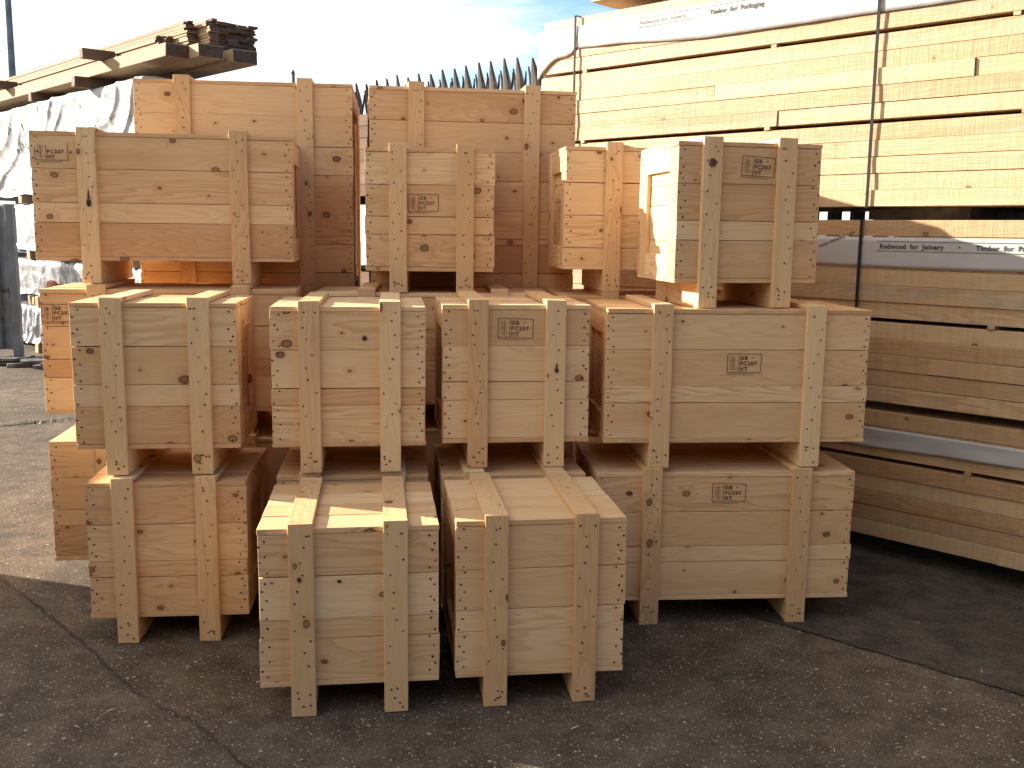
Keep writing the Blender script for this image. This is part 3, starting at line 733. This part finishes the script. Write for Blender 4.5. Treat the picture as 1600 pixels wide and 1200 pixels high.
# ------------------------------------------------------------------ ground
def sheet(name, pts, z, m, kind='structure', sub=0):
    me = bpy.data.meshes.new(name); me.from_pydata([(x, y, z) for x, y in pts], [], [tuple(range(len(pts)))]); me.materials.append(M[m])
    o = link(name, me); o['kind'] = kind; return o
gp = 400
sheet('ground', [(-gp, -gp), (gp, -gp), (gp, gp), (-gp, gp)], 0, 'ground')
def jag(pts, n=14, a=.012):
    out = []
    for p, q in zip(pts, pts[1:]):
        for k in range(n):
            f = k/n; out.append((p[0]+(q[0]-p[0])*f+R.uniform(-a, a), p[1]+(q[1]-p[1])*f+R.uniform(-a, a)))
    out.append(pts[-1]); return out
def crack(name, pts, w, n=14, a=.012):
    P = jag(pts, n, a); me = bpy.data.meshes.new(name); v = []; f = []
    for i, p in enumerate(P):
        q = P[min(i+1, len(P)-1)]; o = P[max(i-1, 0)]
        d = Vector((q[0]-o[0], q[1]-o[1])).normalized(); ww = w*R.uniform(.35, 1.3)/2
        v += [(p[0]-d.y*ww, p[1]+d.x*ww, .0085), (p[0]+d.y*ww, p[1]-d.x*ww, .0085)]
        if i: f.append((2*i-2, 2*i-1, 2*i+1, 2*i))
    me.from_pydata(v, [], f); me.materials.append(M['crack']); ob = link(name, me); ob['kind'] = 'structure'
seam = jag([(-.2, 5.17), (1.22, 3.876), (1.83, 3.322), (4.5, .9)], 16, .012)
sheet('asphalt_patch', seam+[(9, .9), (9, 9), (-.2, 9)], .004, 'patch')
crack('ground_crack', [(-2.9, 4.95), (-2.38, 4.46), (-1.8, 3.86), (-1.26, 3.24), (-1.02, 3.06), (-.754, 2.774), (-.4, 2.3), (.2, 1.6)], .008)
crack('ground_crack', [(-1.02, 3.06), (-.93, 3.17), (-.796, 3.287), (-.6, 3.42), (-.3, 3.5)], .005, 8)
crack('ground_crack', [(.9, 4.17), (1.22, 3.876), (1.83, 3.322), (3, 2.26)], .007, 16)
crack('ground_crack', [(-6, 7.1), (-4.13, 7.89), (-3.69, 8.28), (-2.5, 8.8)], .03, 20)
crack('ground_crack', [(-2.6, 4.62), (-2.25, 4.75), (-1.9, 4.95)], .004, 10)
# grass tufts along the far crack
mb = MB()
for k in range(200):
    f = R.random()**.5; x = -4.6+1.7*f+R.uniform(-.03, .03); y = 7.63+.95*f+R.uniform(-.03, .03); h = R.uniform(.015, .05); a = R.uniform(0, 6.3)
    dx, dy = math.cos(a)*.005, math.sin(a)*.005; lx, ly = R.uniform(-.02, .02), R.uniform(-.02, .02)
    mb.face([(x-dx, y-dy, 0), (x+dx, y+dy, 0), (x+lx, y+ly, h)], [(0, 0)]*3, (0, 0, 0, 1))
o = mb.build('grass', 'leaf'); struct(o, 'stuff', 'thin green grass growing in the far ground crack', 'grass')
# splinters and straw scraps on the ground near the crates
mb = MB()
for k in range(30):
    x, y = R.uniform(-2, 2.4), R.uniform(2.6, 4.2); a = R.uniform(0, 6.3); l = R.uniform(.004, .018)
    T = Matrix.Translation((x, y, .006)) @ Matrix.Rotation(a, 4, 'Z')
    mb.board((-l, -.0008, 0), (l, .0008, .0015), 0, T=T)
o = mb.build('wood_splinters', 'pine'); struct(o, 'stuff', 'tiny pale wood splinters scattered on the ground in front of the crates', 'splinters')

# ------------------------------------------------------------------ trees beyond the fence
def tree(label, x, y, h, rr, seed):
    r = random.Random(seed); t = thing('tree', label, 'tree', (x, y, 0), 0, 'trees beyond the fence')
    bm = bmesh.new()
    def limb(a, b_, r0, r1):
        d = b_-a; q = d.to_track_quat('Z', 'Y').to_matrix().to_4x4(); q.translation = (a+b_)/2
        bmesh.ops.create_cone(bm, cap_ends=False, segments=8, radius1=r0, radius2=r1, depth=d.length, matrix=q)
    top = Vector((r.uniform(-.2, .2), 0, h*.5)); limb(Vector((0, 0, 0)), top, .14, .08); cl = []
    for k in range(9):
        a = k*2.4; e = top+Vector((math.cos(a)*rr*.7, math.sin(a)*rr*.7, h*r.uniform(.0, .38))); limb(top*r.uniform(.6, 1), e, .05, .012); cl.append(e)
    for k in range(12): cl.append(Vector((r.uniform(-1, 1)*rr*.7, r.uniform(-1, 1)*rr*.7, h*r.uniform(.35, .92))))
    me = bpy.data.meshes.new('trunk'); bm.to_mesh(me); bm.free(); me.materials.append(M['bark']); link('trunk', me, t)
    v = []; f = []
    for c in cl:
        for k in range(480):
            p = c+Vector((r.gauss(0, 1), r.gauss(0, 1), r.gauss(0, .8)))*rr*.24
            a = Vector((r.uniform(-1, 1), r.uniform(-1, 1), r.uniform(-1, 1))).normalized(); b_ = a.cross(Vector((r.uniform(-1, 1), r.uniform(-1, 1), r.uniform(-1, 1)))).normalized()
            s = r.uniform(.03, .06); n_ = len(v); v += [p-a*s, p+b_*s*.5, p+a*s, p-b_*s*.5]; f.append((n_, n_+1, n_+2, n_+3))
    me = bpy.data.meshes.new('crown'); me.from_pydata([tuple(p) for p in v], [], f); me.materials.append(M['leaf']); link('crown', me, t)
tree('small green tree seen through the slot under the upper pack, right of the picture', 4.35, 8.9, 2.6, .8, 1)
tree('green bush like tree seen through the slot at the right edge', 5.3, 9.6, 2.6, .9, 2)

# ------------------------------------------------------------------ camera
f_px, th, ro = 1570.7686, .1515, .0121
Fv = Vector((0, math.cos(th), -math.sin(th))); Uv = Vector((0, math.sin(th), math.cos(th))); Rv = Vector((1, 0, 0))
R2 = Rv*math.cos(ro)+Uv*math.sin(ro); U2 = -Rv*math.sin(ro)+Uv*math.cos(ro)
cam = bpy.data.cameras.new('camera'); co = bpy.data.objects.new('camera', cam); COL.objects.link(co)
cam.sensor_width = 36; cam.lens = f_px/1600*36; cam.clip_end = 2000; cam.clip_start = .05
Mx = Matrix((R2, U2, -Fv)).transposed().to_4x4(); Mx.translation = (0, 0, 1.6); co.matrix_world = Mx
S.camera = co

# ------------------------------------------------------------------ light
SUN_EL, SUN_AZ = rad(20.7), rad(-72.0)        # azimuth from +Y, negative = to the left
sd = Vector((math.sin(SUN_AZ)*math.cos(SUN_EL), math.cos(SUN_AZ)*math.cos(SUN_EL), math.sin(SUN_EL)))
sl = bpy.data.lights.new('sun', 'SUN'); so = bpy.data.objects.new('sun', sl); COL.objects.link(so)
sl.energy = 5.0; sl.angle = rad(.5); sl.color = (1.0, .91, .77)
so.rotation_euler = sd.to_track_quat('Z', 'Y').to_euler(); so.location = sd*30
W = bpy.data.worlds.new('World'); S.world = W; W.use_nodes = True; nt = W.node_tree; nt.nodes.clear()
out = nd(nt, 'ShaderNodeOutputWorld'); bg = nd(nt, 'ShaderNodeBackground'); nt.links.new(bg.outputs[0], out.inputs[0])
sky = nd(nt, 'ShaderNodeTexSky', sky_type='NISHITA'); sky.sun_disc = False; sky.sun_elevation = SUN_EL; sky.sun_rotation = SUN_AZ
sky.air_density = 1.0; sky.dust_density = .15; sky.ozone_density = 2.5; sky.altitude = 1500
tc = nd(nt, 'ShaderNodeTexCoord').outputs['Generated']
sx = nd(nt, 'ShaderNodeSeparateXYZ'); nt.links.new(tc, sx.inputs[0])
cl = noi(nt, vmul(nt, tc, (1, 1, 2.6)), 3.2, 7, .58, .35)
cf = mrange(nt, mth(nt, 'ADD', cl, mth(nt, 'MULTIPLY', sx.outputs[0], -1.5)), .555, .78)
skc = mixc(nt, cf, sky.outputs[0], rgb(6.2, 5.95, 5.6))
nt.links.new(skc, bg.inputs[0]); bg.inputs[1].default_value = .092
S.view_settings.view_transform = 'Standard'; S.view_settings.look = 'None'; S.view_settings.gamma = 1
S.view_settings.exposure = 1.55
S.render.engine = 'CYCLES'; S.cycles.use_denoising = True; S.cycles.max_bounces = 8; S.cycles.diffuse_bounces = 7
